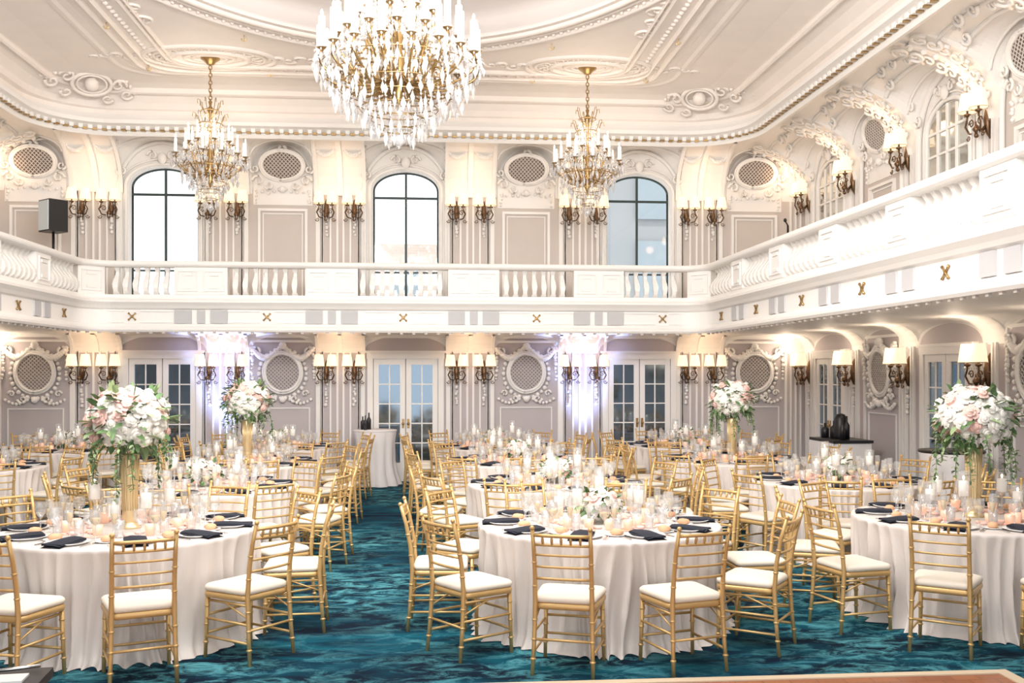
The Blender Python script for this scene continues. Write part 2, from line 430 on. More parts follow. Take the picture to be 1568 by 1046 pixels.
def baluster(mb,x,y,nx,ny):
    tx,ty=-ny,nx; vs=[];fs=[]
    for (p,z),w in zip(SP,WD):
        for (a,dp) in ((-w/2,-.03),(w/2,-.03),(w/2,.025),(-w/2,.025)):
            vs.append((x+tx*a+nx*(p+dp-.04),y+ty*a+ny*(p+dp-.04),z))
    for i in range(len(SP)-1):
        for k in range(4): fs.append((i*4+k,i*4+(k+1)%4,(i+1)*4+(k+1)%4,(i+1)*4+k))
    mb.add(vs,fs,0)
pc=[-3.08,-1.1,1.1,3.08]
for c in pc:
    pedestal(mb,CX+c,YB,0,-1,.80)
    for a in (-.27,.27): gblock(mb,CX+c,YB,0,-1,a,.26)
    gblock(mb,CX+c,YB,0,-1,0,.12)
for c in (-4.11,-2.09,0,2.09,4.11):
    goldx(mb,CX+c,YB,0,-1,2.735)
    for sg in (-1,1):
        for z in (2.65,2.82): obox(mb,CX+c+sg*.36,YB,0,-1,.5,-.02,0,z-.008,z+.008)
x=-4.35
while x<4.36:
    if all(abs(x-c)>.46 for c in pc): baluster(mb,CX+x,YB,0,-1)
    x+=.149
sx=[14.75,13.15,11.5,9.85,8.2,6.55,4.9,3.25,1.6]
for sg,nx in ((-1,1),(1,-1)):
    for yy in sx:
        goldx(mb,CX+sg*HB,yy,nx,0,2.735)
        for s2 in (-1,1): gblock(mb,CX+sg*HB,yy-.82,nx,0,s2*.17,.22)
        pedestal(mb,CX+sg*HB,yy-.82,nx,0,.50)
        for q in range(7): baluster(mb,CX+sg*HB,yy+(q-3)*.155,nx,0)
for sg,nx in ((-1,.7071),(1,-.7071)):
    pedestal(mb,CX+sg*(HB-.13),YB-.13,nx,-.7071,.42)
mb.obj('balcony_balustrade',[M_white,M_brass,M_latb,M_block])

# ---------------------------------------------------------------- wall plasterwork
def frame(mb,s0,s1,z0,z1,w=.03,d=.03,mat=0):
    mb.box(s0,s0+w,-d,0,z0,z1,mat); mb.box(s1-w,s1,-d,0,z0,z1,mat); mb.box(s0+w,s1-w,-d+.002,0,z0,z0+w,mat); mb.box(s0+w,s1-w,-d+.002,0,z1-w,z1,mat)
X_=Vector((1,0,0)); Z_=Vector((0,0,1))
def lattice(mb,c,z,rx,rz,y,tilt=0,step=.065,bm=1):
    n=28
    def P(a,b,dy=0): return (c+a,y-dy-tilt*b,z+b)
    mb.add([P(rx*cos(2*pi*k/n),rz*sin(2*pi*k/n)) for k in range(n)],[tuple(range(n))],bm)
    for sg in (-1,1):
        m=int((rx+rz)/step)+1
        for k in range(-m,m+1):
            o=k*step
            A=1/rx**2+1/rz**2; B=2*sg*o/rz**2; C=o*o/rz**2-1
            D=B*B-4*A*C
            if D<=0: continue
            a1=(-B-math.sqrt(D))/(2*A); a2=(-B+math.sqrt(D))/(2*A)
            mb.tube([P(a1,sg*a1+o,.012),P(a2,sg*a2+o,.012)],.008,4,2,cap=False)
    for f,r in ((1.04,.028),(1.16,.018)):
        mb.tube([P(rx*f*cos(2*pi*k/32),rz*f*sin(2*pi*k/32),.02) for k in range(32)],r,6,0,closed=True)
def garland(mb,pts,r=.03,jit=.015):
    for p in pts:
        mb.ball((p[0]+random.uniform(-jit,jit),p[1],p[2]+random.uniform(-jit,jit)),r*random.uniform(.7,1.2),6,4,0)
def up_medallion(mb,c,hw=.52):
    mb.box(c-.5,c+.5,-.012,0,4.76,5.35,0)
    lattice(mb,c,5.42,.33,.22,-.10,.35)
    for sg in (-1,1):
        spiral(mb,(c+sg*.40,-.1,5.16),X_*sg,Z_,.10,1.3,.025,1)
        spiral(mb,(c+sg*.22,-.1,5.08),X_*sg,Z_,.08,1.2,.022,-1)
        spiral(mb,(c+sg*.46,-.12,5.36),X_*sg,Z_,.08,1.2,.022,-1)
        garland(mb,[(c+sg*(.05+.1*q),-.05,5.02-.05*sin(q*.7)) for q in range(5)])
        garland(mb,[(c+sg*.44,-.04,4.98-.06*q) for q in range(4)],.026)
    spiral(mb,(c,-.14,5.69),X_,Z_,.07,1.2,.03); mb.ball((c,-.06,5.02),.06,8,5)
    frame(mb,c-.42,c+.42,3.0,4.70,.045,.035); frame(mb,c-.34,c+.34,3.08,4.62,.018,.02)
def lo_medallion(mb,c):
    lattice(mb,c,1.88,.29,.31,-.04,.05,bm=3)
    for q in range(30):
        a=2*pi*q/30
        mb.ball((c+.40*cos(a),-.04,1.86+.42*sin(a)),.032+.010*(q%2),6,4,0)
    for sg in (-1,1):
        spiral(mb,(c+sg*.44,-.05,2.24),X_*sg,Z_,.09,1.3,.026,1)
        spiral(mb,(c+sg*.20,-.05,1.43),X_*sg,Z_,.08,1.2,.026,-1)
        spiral(mb,(c+sg*.38,-.05,1.52),X_*sg,Z_,.06,1.2,.022,1)
        for q in range(15):
            t=q/14; mb.ball((c+sg*(.06+.46*t),-.06,2.30-.17*sin(pi*t)),.034+.026*sin(pi*t),6,4,0)
        garland(mb,[(c+sg*.52,-.05,2.26-.06*q) for q in range(9)],.030)
        for q in range(7):
            t=q/6; mb.ball((c+sg*(.12+.36*t),-.05,1.42-.07*sin(pi*t)),.030,6,4,0)
    mb.ball((c,-.06,2.34),.07,8,5); mb.ball((c,-.06,1.42),.06,8,5)
    frame(mb,c-.60,c+.60,.16,2.44,.04,.03); frame(mb,c-.46,c+.46,.24,1.28,.02,.02)
def pier_z(mb,c,z0,z1,sep=.24,w=.42):
    for a,ww in ((-w,.07),(-w+.10,.02),(w-.12,.02),(w-.07,.07),(-.07,.035),(.035,.035),(-sep-.085,.03),(-sep+.055,.03),(sep-.085,.03),(sep+.055,.03)):
        mb.box(c+a,c+a+ww,-.035,0,z0,z1,0)
def up_pier(mb,c,sep=.24):
    pier_z(mb,c,2.92,4.95)
    cove_rib(mb,c,.09,4.93,5.86,1.02,.06)
    for sg in (-1,1):
        cove_rib(mb,c+sg*.41,.06,4.93,5.86,1.02,.05)
        garland(mb,[(c+sg*sep,-.035,4.5-.06*q) for q in range(5)],.03)
        for q in range(13):
            a=q/12; mb.ball((c+sg*sep+(a-.5)*.34,-.36,5.66-.10*sin(a*pi)),.028+.012*sin(a*pi),6,4,0)
        for s3 in (-1,1):
            spiral(mb,(c+sg*sep+s3*.17,-.36,5.69),X_*s3,Z_,.06,1.1,.018)
def lo_pier(mb,c,sep=.24):
    pier_z(mb,c,.16,2.24)
    cove_rib(mb,c,.07,2.22,2.55,.32,.03)
    for sg in (-1,1):
        cove_rib(mb,c+sg*.40,.05,2.22,2.55,.32,.03)
        garland(mb,[(c+sg*sep,-.035,1.66-.055*q) for q in range(7)],.03)
def up_window(mb,c,hw=.57):
    for f,r in ((.04,.035),(.12,.02)):
        pts=[(c-hw-f,-.02,2.9)]+[(c-(hw+f)*cos(t),-.02,SPR+(RISE+f)*sin(t)) for t in [i*pi/20 for i in range(21)]]+[(c+hw+f,-.02,2.9)]
        mb.tube(pts,r,6,0)
    pts=[(c-.74*cos(t),-.03,4.95+.84*sin(t)) for t in [i*pi/24 for i in range(25)]]
    mb.tube([(c-.74,-.03,2.92)]+pts+[(c+.74,-.03,2.92)],.035,6,0)
    mb.ball((c,-.07,5.52),.08,8,5,0,(1,.6,1.3))
    for sg in (-1,1):
        spiral(mb,(c+sg*.16,-.07,5.56),X_*sg,Z_,.09,1.2,.025)
        spiral(mb,(c+sg*.66,-.09,5.30),X_*sg,Z_,.09,1.3,.025,-1)
        spiral(mb,(c+sg*.72,-.16,5.5),X_*sg,Z_,.08,1.3,.025,1)
mb=MB()
for c in M_OFF: up_medallion(mb,c); lo_medallion(mb,c); arch_ribs(mb,c,.52,4.95,.84,5.86,1.02,((.7,.02),))
for c in P_OFF: up_pier(mb,c); lo_pier(mb,c)
for sg in (-1,1):
    for z0,z1 in ((.16,2.24),(2.92,4.95)):
        for a in (6.87,6.96,7.05): mb.box(sg*a-.015,sg*a+.015,-.035,0,z0,z1)
for c in W_OFF: up_window(mb,c); arch_ribs(mb,c,.74,4.95,.86,5.86,1.02,((.7,.022),))
mb.box(-7.13,7.13,-.045,0,0,.14,0); mb.box(-7.13,7.13,-.045,0,2.48,2.545)
WPM=[M_white,M_lat,M_latb,M_latlo]
mb.obj('trim_3',WPM,BACK)
ti=4
for Mx,sg in ((RIGHT,-1),(LEFT,1)):
    mb=MB()
    for c in sM: up_medallion(mb,sg*c); lo_medallion(mb,sg*c)
    for c in sS:
        for z0,z1 in ((.16,2.24),(2.92,4.92)):
            for a in (-.17,-.09,.06,.13): mb.box(sg*c+a,sg*c+a+.035,-.035,0,z0,z1)
        garland(mb,[(sg*c,-.035,4.5-.06*q) for q in range(5)],.03); garland(mb,[(sg*c,-.035,1.66-.055*q) for q in range(7)],.03)
        cove_rib(mb,sg*c,.10,4.9,5.86,1.42,.05,1.3)
        for q in range(8):
            t=.35+.13*q; p=cove_pt(sg*c,t,4.9,5.86,1.42)
            for s3 in (-1,1):
                ax=Vector((s3,0,0)); ay=Vector((0,-sin(t),cos(t)))
                spiral(mb,(p[0]+s3*(.09+.02*q),p[1]-.05*cos(t),p[2]-.05*sin(t)),ax,ay,.075+.008*q,1.2,.024,1 if q%2 else -1)
            mb.ball((p[0],p[1]-.06*cos(t),p[2]-.06*sin(t)),.04,6,4)
    for c in sW+sM:
        hw=.78 if c in sW else .66; ht=.86 if c in sW else .84
        mb.tube([(sg*c-hw,-.03,2.92)]+[(sg*c-hw*cos(t),-.03,4.95+ht*sin(t)) for t in [i*pi/24 for i in range(25)]]+[(sg*c+hw,-.03,2.92)],.035,6,0)
        arch_ribs(mb,sg*c,hw,4.95,ht,5.86,1.42,((.5,.022),(.85,.035),(1.12,.025)))
        for s3 in (-1,1):
            for k_,(u,t) in enumerate(((.14,1.15),(.34,1.05),(.52,.9))):
                z0=min(5.84,4.95+ht*math.sqrt(max(0,1-(u/hw)**2))); p=cove_pt(sg*c+s3*u,t,z0,5.86,1.42)
                spiral(mb,(p[0],p[1]-.02,p[2]-.03),Vector((s3,0,0)),Vector((0,-.5,.8)),.10,1.2,.026,1 if k_%2 else -1)
    for c in sW:
        if c>2: up_window(mb,sg*c,.5)
    a,b=sorted((sg*Y0,sg*WY)); mb.box(a,b,-.045,0,0,.14)
    mb.obj('trim_%d'%ti,WPM,Mx); ti+=1

def window_back(idx,c):
    mb=MB(); hw=.57
    ed=[(c-hw,SPR)]+[(c-hw*cos(t),SPR+RISE*sin(t)) for t in [i*pi/24 for i in range(25)]]+[(c+hw,SPR)]
    ed=[(c-hw,2.95)]+ed+[(c+hw,2.95),(c-hw,2.95)]
    vs=[];fs=[]
    for (x,z) in ed: vs+=[(x,0,z),(x,.22,z)]
    for i in range(len(ed)-1): fs.append((2*i,2*i+2,2*i+3,2*i+1))
    mb.add(vs,fs,0)
    mb.tube([(x,.2,z) for x,z in ed],.03,4,1)
    mb.box(c-.02,c+.02,.17,.2,2.95,5.38,1)
    mb.box(c-hw,c+hw,.172,.198,4.92,4.96,1); mb.box(c-hw,c+hw,.172,.198,3.62,3.65,1)
    mb.add([(c-hw,.19,2.95),(c+hw,.19,2.95),(c+hw,.19,SPR)]+[(c+hw*cos(t),.19,SPR+RISE*sin(t)) for t in [i*pi/12 for i in range(1,12)]]+[(c-hw,.19,SPR)],[tuple(range(15))],2)
    mb.obj('window_%d'%idx,[M_white,M_dark,M_pane],BACK)
for i,c in enumerate(W_OFF): window_back(i+1,c)
def french(name,Mx,c,z0,h,w):
    mb=MB(); Mx=Mx@Matrix.Translation((c,-.002,0)); c=0
    d=.05
    mb.box(c-w/2-.10,c-w/2,-.07,0,z0,z0+h,0); mb.box(c+w/2,c+w/2+.10,-.07,0,z0,z0+h,0); mb.box(c-w/2-.11,c+w/2+.11,-.075,0,z0+h,z0+h+.10,0)
    mb.box(c-w/2-.14,c+w/2+.14,-.09,0,z0+h+.10,z0+h+.14,0)
    for sg in (-1,1):
        a=c if sg>0 else c-w/2; b=a+w/2
        a+=.008;b-=.008
        mb.box(a,a+.09,-d,0,z0,z0+h,0); mb.box(b-.09,b,-d,0,z0,z0+h,0); mb.box(a+.09,b-.09,-d+.002,0,z0,z0+.32,0); mb.box(a+.09,b-.09,-d+.002,0,z0+h-.10,z0+h,0)
        mb.box(a+.11,b-.11,-d-.01,-.0,z0+.08,z0+.26,0)
        mb.box(a+.08,b-.08,-.025,-.005,z0+.3,z0+h-.08,1)
        m=(a+b)/2
        mb.box(m-.01,m+.01,-.04,0,z0+.32,z0+h-.1,0)
        for k in range(1,5):
            z=z0+.32+(h-.42)*k/5; mb.box(a+.09,b-.09,-.038,0,z-.01,z+.01,0)
    for sg in (-1,1):
        mb.ball((c+sg*.045,-.09,z0+1.0),.025,8,5,2); mb.box(c+sg*.045-.02,c+sg*.045+.02,-.06,-.05,z0+.92,z0+1.08,2)
    mb.obj(name,[M_white,M_mirror,M_brass],Mx)
k=1
for c in W_OFF: french('door_%d'%k,BACK,c,0,2.12,1.12); k+=1
for Mx,sg in ((RIGHT,-1),(LEFT,1)):
    for c in sW[:3]: french('door_%d'%k,Mx,sg*c,0,2.12,1.12); k+=1
k=4
for Mx,sg in ((RIGHT,-1),(LEFT,1)):
    for c in sW[:3]:
        mb=MB(); c=sg*c; hw=.47
        n=12; arc=[(c+hw*cos(t),-.02,SPR+RISE*sin(t)) for t in [i*pi/n for i in range(n+1)]]
        mb.add([(c-hw,-.02,2.95),(c+hw,-.02,2.95)]+arc,[tuple(range(n+3))],1)
        for a in (-hw/2-.0,0,hw/2): mb.box(c+a-.015,c+a+.015,-.045,0,2.95,SPR+RISE*.96*math.sqrt(1-(a/hw)**2),0)
        for z in (3.4,3.85,4.3,4.75,5.05): mb.box(c-hw,c+hw,-.043,0,z-.015,z+.015,0)
        mb.obj('window_%d'%k,[M_white,M_mirror2],Mx); k+=1

mb=MB(); mb.box(-3.2,1.6,32,34,-5,6.0,0)
for q in range(3):
    for z in (1.6,4.0): mb.box(-2.6+q*1.5,-1.7+q*1.5,31.9,32,z,z+1.3,1)
mb.box(5.0,16,27,30,-5,12,2)
for q in range(5):
    for r in range(4): mb.box(5.7+q*1.9,6.7+q*1.9,26.9,27,1.5+r*2.3,3.2+r*2.3,1)
mb.obj('exterior_buildings',[brick(),mat('exterior_glass',(.30,.36,.40),.3),mat('exterior_stone',(.33,.35,.36),.8)])

# ---------------------------------------------------------------- sconces
def sconce_mesh():
    mb=MB()
    mb.lathe([(0,0),(.05,.0),(.055,.02),(.02,.04),(0,.045)],(0,-.02,-.12),10,1)
    mb.tube([(0,-.0,-.30),(0,-.03,-.22),(0,-.035,-.1),(0,-.03,.02),(0,0,.1)],[.012,.03,.045,.03,.01],8,1)
    mb.ball((0,-.16,-.27),.028,8,5,1); mb.lathe([(0,-.06),(.03,-.03),(.045,0),(.015,.04),(0,.05)],(0,-.16,-.20),8,1)
    mb.tube([(0,-.03,-.15),(0,-.09,-.22),(0,-.16,-.2),(0,-.17,-.12)],.011,5,1)
    for sx_ in (-.11,.11):
        s=1 if sx_>0 else -1
        mb.tube([(0,-.06,-.16),(sx_*.4,-.12,-.24),(sx_*1.0,-.18,-.23),(sx_*1.35,-.2,-.15),(sx_*1.05,-.2,-.08),(sx_,-.2,-.03)],.012,5,1)
        spiral(mb,(sx_*.75,-.17,-.13),X_*s,Z_,.05,1.4,.009,1,1)
        spiral(mb,(sx_*1.25,-.17,-.27),X_*s,Z_,.035,1.3,.008,-1,1)
        mb.lathe([(.0,-.03),(.03,-.02),(.04,0),(.012,.01),(.012,.05)],(sx_,-.2,-.02),8,1)
        mb.lathe([(.096,0),(.092,.02),(.080,.12),(.066,.20)],(sx_,-.2,.0),16,0)
        mb.tube([(sx_+.097*cos(2*pi*q/16),-.2+.097*sin(2*pi*q/16),.0) for q in range(16)],.004,4,4,closed=True)
        mb.lathe([(.03,.0),(.03,.11),(.0,.13)],(sx_,-.2,.02),8,2)
        for q in range(4):
            mb.octa((sx_+.045*cos(q*1.57),-.2+.045*sin(q*1.57),-.06),.009,.05,3)
    for q in range(5): mb.octa((.04*cos(q*1.256),-.16+.04*sin(q*1.256),-.25),.01,.06,3)
    return mb.mesh('wall_sconce',[M_shade,M_bronze,M_candle,M_cry,M_vase])
SM=sconce_mesh()
def light(kind,name,loc,e,col=(1,1,1),rot=None,**kw):
    l=bpy.data.lights.new(name,kind); l.energy=e; l.color=col
    for a,b in kw.items(): setattr(l,a,b)
    ob=bpy.data.objects.new(name,l); ob.location=loc
    if rot: ob.rotation_euler=rot
    scene.collection.objects.link(ob); return ob
WARM=(1,.62,.36)
for c in P_OFF:
    for z in (4.77,1.99):
        for s in (-.24,.24): place('wall_sconce',SM,BACK@T(c+s,0,z))
    light('POINT','sconce_lamp',(CX+c,WY-.48,5.20),4.2,WARM,shadow_soft_size=.1)
    light('POINT','sconce_lamp',(CX+c,WY-.45,2.30),4.6,WARM,shadow_soft_size=.08)
for Mx,sg in ((RIGHT,-1),(LEFT,1)):
    for c in sS:
        if sg==1 and c<14: continue
        for z in (5.03,2.0): place('wall_sconce',SM,Mx@T(sg*c,0,z,0,1.12))
        if c>7:
            q=Mx@Vector((sg*c,-.55,5.32)); light('POINT','sconce_lamp',q,4.2,WARM,shadow_soft_size=.1)
            q=Mx@Vector((sg*c,-.45,2.30)); light('POINT','sconce_lamp',q,6,(1,.78,.58),shadow_soft_size=.08)

# ---------------------------------------------------------------- chandeliers
def chandelier(name,x,y,ztip,R,H,tiers,clen,crad,basket,seed):
    random.seed(seed); mb=MB(); top=CZ-ztip
    mb.lathe([(0,top-.10),(.05,top-.09),(.08,top-.05),(.13,top-.02),(.14,top)],(0,0,0),16,0)
    z=top-.1; i=0
    while z>H:
        rot=(i%2)*pi/2
        mb.tube([(.022*cos(t)*cos(rot),.022*cos(t)*sin(rot),z-.035+.035*sin(t)) for t in [2*pi*q/8 for q in range(8)]],.008,4,0,closed=True)
        z-=.055;i+=1
    s=R/.5
    prof=[(0,H),(.03,H-.02),(.015,H-.08),(.05*s**.5,H-.14),(.02,H-.22),(.02,H*.62),(.05*s**.5,H*.56),(.03,H*.5),(.05*s**.5,H*.44),(.06*s**.5,H*.38),(.03,H*.33),(.05,H*.28),(.01,H*.22),(0,H*.2)]
    mb.lathe(prof,(0,0,0),12,0)
    for (rc,zc,nn) in ((.13*s**.7,H-.16,14),(.18*s**.7,H*.78,18)):
        mb.tube([(rc*cos(2*pi*q/20),rc*sin(2*pi*q/20),zc) for q in range(20)],.007,4,0,closed=True)
        for q in range(nn):
            a=2*pi*q/nn
            for k in range(3): mb.octa((rc*cos(a),rc*sin(a),zc-.03-.04*k),.012,.035,2)
            mb.octa((rc*cos(a),rc*sin(a),zc-.18),.019,.09,2)
            if q%2==0:
                c_,s_=cos(a),sin(a)
                mb.tube([(rc*c_*f,rc*s_*f,zc+h) for f,h in ((.2,-.1),(.7,-.02),(1.0,.06),(1.15,.15),(1.35,.16),(1.4,.10))],.006,4,0)
    for (n,rf,zc,offs) in tiers:
        r=R*rf
        zarm=H*.40
        for q in range(n):
            a=2*pi*(q+offs)/n; c_,s_=cos(a),sin(a)
            pts=[(.04,zarm),(r*.25,zarm-.10*s),(r*.55,zarm-.13*s),(r*.85,zc-.16*s),(r*1.02,zc-.09*s),(r,zc)]
            sp=[]
            for i in range(len(pts)-1):
                for t in (0,.5):
                    p0=pts[max(i-1,0)];p1=pts[i];p2=pts[i+1];p3=pts[min(i+2,len(pts)-1)]
                    sp.append(tuple(.5*((2*p1[d])+(-p0[d]+p2[d])*t+(2*p0[d]-5*p1[d]+4*p2[d]-p3[d])*t*t+(-p0[d]+3*p1[d]-3*p2[d]+p3[d])*t**3) for d in (0,1)))
            sp.append(pts[-1])
            mb.tube([(u*c_,u*s_,v) for u,v in sp],.010*s**.4,5,0)
            ctr=(r*c_,r*s_,zc)
            spiral(mb,(r*.6*c_,r*.6*s_,zc-.15*s),Vector((c_,s_,0)),Z_,.05*s,1.3,.007*s,1,0)
            mb.lathe([(.012,-.04),(.02,-.02),(.045*s**.4,.0)],ctr,10,0)
            mb.lathe([(.045*s**.4,.0),(.055*s**.4,.012),(.015,.012)],ctr,10,2)
            mb.lathe([(crad,.01),(crad,clen),(crad*.6,clen+.006),(0,clen+.006)],ctr,8,1)
            mb.ball((ctr[0],ctr[1],zc+clen+.035),.016*s**.5,6,5,3,(.7,.7,1.9))
            for k in range(8):
                b=2*pi*k/8; px,py=ctr[0]+.055*s**.5*cos(b),ctr[1]+.055*s**.5*sin(b)
                mb.octa((px,py,zc-.03),.012,.035,2); mb.octa((px,py,zc-.10-random.uniform(0,.03)),.018*s**.3,.105,2)
            dz=random.uniform(0,.06)
            for k in range(4): mb.octa((r*.8*c_,r*.8*s_,zc-.17*s-.035*k-dz),.010,.035,2)
            mb.octa((r*.8*c_,r*.8*s_,zc-.17*s-.19-dz),.024*s**.3,.12,2)
            a2=2*pi*(q+1+offs)/n
            for k in range(1,8):
                t=k/8; aa=a+(a2-a)*t; rr2=r*(.93)
                mb.octa((rr2*cos(aa),rr2*sin(aa),zc-.04-.16*s*sin(pi*t)*.7),.013*s**.3,.036,2)
            for k in range(1,15):
                t=k/15; rr2=.1+(r*.85-.1)*t; zz=H*.80+(zc-H*.80)*(t**.6)*1.0-.05*sin(pi*t)
                mb.octa((rr2*c_,rr2*s_,zz),.012*s**.3,.034,2)
    for (rf,zc,nn,L) in basket:
        r=R*rf
        mb.tube([(r*cos(2*pi*q/24),r*sin(2*pi*q/24),zc) for q in range(24)],.006,4,0,closed=True)
        for q in range(nn):
            a=2*pi*q/nn+rf; jr=r*random.uniform(.86,1.06); jz=random.uniform(-.05,.04)*s**.5; jl=L*random.uniform(.7,1.25)
            mb.octa((jr*cos(a),jr*sin(a),zc-.02+jz),.013*s**.3,.035,2)
            mb.octa((jr*cos(a),jr*sin(a),zc-.03-jl*.5+jz),.021*s**.4*random.uniform(.8,1.2),jl,2)
    mb.ball((0,0,.06),.05*s**.5,8,6,2)
    mb.octa((0,0,.03),.03,.12,2)
    return mb.obj(name,[M_brass,M_candle,M_cry,M_bulb],T(x,y,ztip))
small_b=[(.80,.62,26,.12),(.62,.52,24,.12),(.48,.41,18,.12),(.34,.30,14,.11),(.2,.18,9,.10)]
t_small=[(12,1.0,.80,0),(8,.62,1.0,.5)]
for sg in (-1,1):
    chandelier('crystal_chandelier',CX+sg*2.77,14.8,4.22,.5,1.62,t_small,.20,.020,small_b,5)
    light('POINT','chandelier_lamp',(CX+sg*2.77,14.8,5.45),33,(1,.84,.66),shadow_soft_size=.3)
big_b=[(1.0,.80,54,.16),(.90,.70,48,.16),(.78,.59,44,.16),(.64,.48,36,.16),(.50,.38,28,.15),(.35,.27,20,.15),(.2,.17,12,.14)]
chandelier('crystal_chandelier',-.30,10.5,4.25,.82,2.0,[(18,1.0,.92,0),(14,.78,1.12,.5),(10,.5,1.36,.2)],.32,.036,big_b,8)
light('POINT','chandelier_lamp',(-.3,10.5,5.9),33,(1,.84,.66),shadow_soft_size=.3)

# ---------------------------------------------------------------- chiavari chair
def chair_mesh():
    mb=MB(); G=0
    def rod(a,b,r=.009): mb.tube([a,b],r,6,G)
    for sg in (-1,1):
        bp_=[(sg*.19,-.235,0),(sg*.183,-.215,.2),(sg*.178,-.20,.44),(sg*.177,-.215,.62),(sg*.178,-.245,.78),(sg*.18,-.285,.915)]
        mb.tube(bp_,[.012,.014,.016,.015,.014,.012],8,G)
        mb.ball((sg*.18,-.287,.92),.016,8,5,G)
        fp=[(sg*.195,.185,0),(sg*.19,.18,.2),(sg*.185,.17,.43)]
        mb.tube(fp,[.012,.014,.016],8,G)
        for pts,zz in ((bp_,(.1,.22,.34,.55,.70)),(fp,(.1,.22,.34))):
            for z in zz:
                for i in range(len(pts)-1):
                    if pts[i][2]<=z<=pts[i+1][2]:
                        t=(z-pts[i][2])/(pts[i+1][2]-pts[i][2]); p=Vector(pts[i]).lerp(Vector(pts[i+1]),t)
                        mb.lathe([(.012,-.008),(.0185,-.004),(.0185,.004),(.012,.008)],p,8,G)
        for z in (.14,.26): rod((sg*.187,-.22,z),(sg*.193,.182,z))
        rod((sg*.18,-.2,.38),(sg*.186,.17,.38),.009)
        rod((sg*.187,-.215,.30),(sg*.188,.0,.38),.006)
    for z in (.16,.28): rod((-.19,.182,z),(.19,.182,z))
    rod((-.185,-.215,.22),(.185,-.215,.22))
    w0,w1=.195,.215
    def rsl(prof,mat):
        n=6; loops=[]
        for (e,z) in prof:
            lp=[]
            for (cx,cy,a0) in ((w1,.20,0),(-w1,.20,pi/2),(-w0,-.195,pi),(w0,-.195,1.5*pi)):
                r=.05; sx_=1 if cx>0 else -1; sy_=1 if cy>0 else -1
                rr2=max(.01,r+min(0,e)*.5)
                ox=cx-sx_*rr2+sx_*e; oy=cy-sy_*rr2+sy_*e
                for k in range(n+1):
                    a=a0+pi/2*k/n; lp.append((ox+rr2*cos(a),oy+rr2*sin(a),z))
            loops.append(lp)
        m=len(loops[0]); vs=[p for l in loops for p in l]; fs=[]
        for i in range(len(loops)-1):
            for k in range(m): fs.append((i*m+k,i*m+(k+1)%m,(i+1)*m+(k+1)%m,(i+1)*m+k))
        fs.append(tuple((len(loops)-1)*m+k for k in range(m)))
        fs.append(tuple(range(m-1,-1,-1)))
        mb.add(vs,fs,mat,True)
    rsl([(-.012,.400),(-.004,.404),(0,.420),(-.004,.438),(-.012,.441)],G)
    rsl([(-.014,.441),(-.003,.448),(.001,.460),(-.002,.474),(-.014,.485),(-.035,.491),(-.08,.496),(-.13,.498)],1)
    def back_y(z):
        pts=[(.44,-.20),(.62,-.215),(.78,-.245),(.915,-.285)]
        for i in range(3):
            if pts[i][0]<=z<=pts[i+1][0]:
                t=(z-pts[i][0])/(pts[i+1][0]-pts[i][0]); return pts[i][1]+(pts[i+1][1]-pts[i][1])*t
        return -.285
    def rail(z,r):
        y=back_y(z); mb.tube([(x*.178,y-.018*(1-x*x),z) for x in (-1,-.6,-.2,.2,.6,1)],r,6,G)
    for z,r in ((.875,.012),(.815,.009),(.75,.008),(.675,.008),(.60,.009)): rail(z,r)
    for x in (-.66,-.33,0,.33,.66):
        y1=back_y(.815)-.018*(1-x*x); y2=back_y(.875)-.018*(1-x*x)
        mb.tube([(x*.178,y1,.815),(x*.178,(y1+y2)/2,.845),(x*.178,y2,.875)],[.006,.010,.006],6,G)
    return mb.mesh('chiavari_chair',[M_gold,M_cush])
CHM=chair_mesh()

# ---------------------------------------------------------------- tablecloth
def cloth_mesh(R=.91,H=.75,seed=1,folds=26,name='round_banquet_table'):
    random.seed(seed); mb=MB(); n=420
    ph=[random.uniform(0,6.28) for _ in range(6)]
    vs=[];fs=[]
    rings=[(R*.5,H,0),(R*.93,H,0),(R*.985,H-.003,0),(R-.003,H-.012,.08),(R-.004,H-.03,.22),(R-.01,H-.08,.5),(R-.018,H-.16,.85),(R-.026,H-.28,1.15),(R-.024,H-.42,1.35),(R-.016,H-.56,1.45),(R-.004,H-.66,1.5),(R+.02,H-.715,1.6),(R+.05,.006,1.8)]
    for (r,z,a) in rings:
        for k in range(n):
            th=2*pi*k/n
            amp=.60+.40*sin(5*th+ph[4]+.6*z)
            u=sin(folds*th+ph[0]+1.9*sin(3*th+ph[1])+.6*sin(11*th+z*4))
            u=2*(1-abs(u))**1.2-1
            w=amp*u*.95+sin((folds+17)*th+ph[2])*.30+sin(7*th+ph[3])*.3
            rr2=r+.038*a*w
            dt=.024*a*sin(9*th+z*3)
            vs.append((rr2*cos(th+dt),rr2*sin(th+dt),z))
    for i in range(len(rings)-1):
        for k in range(n): fs.append((i*n+k,i*n+(k+1)%n,(i+1)*n+(k+1)%n,(i+1)*n+k))
    fs.append(tuple(range(n-1,-1,-1)))
    mb.add(vs,fs,0,True)
    return mb.mesh(name,[M_cloth])
CLM=[cloth_mesh(seed=s) for s in (1,2,3)]

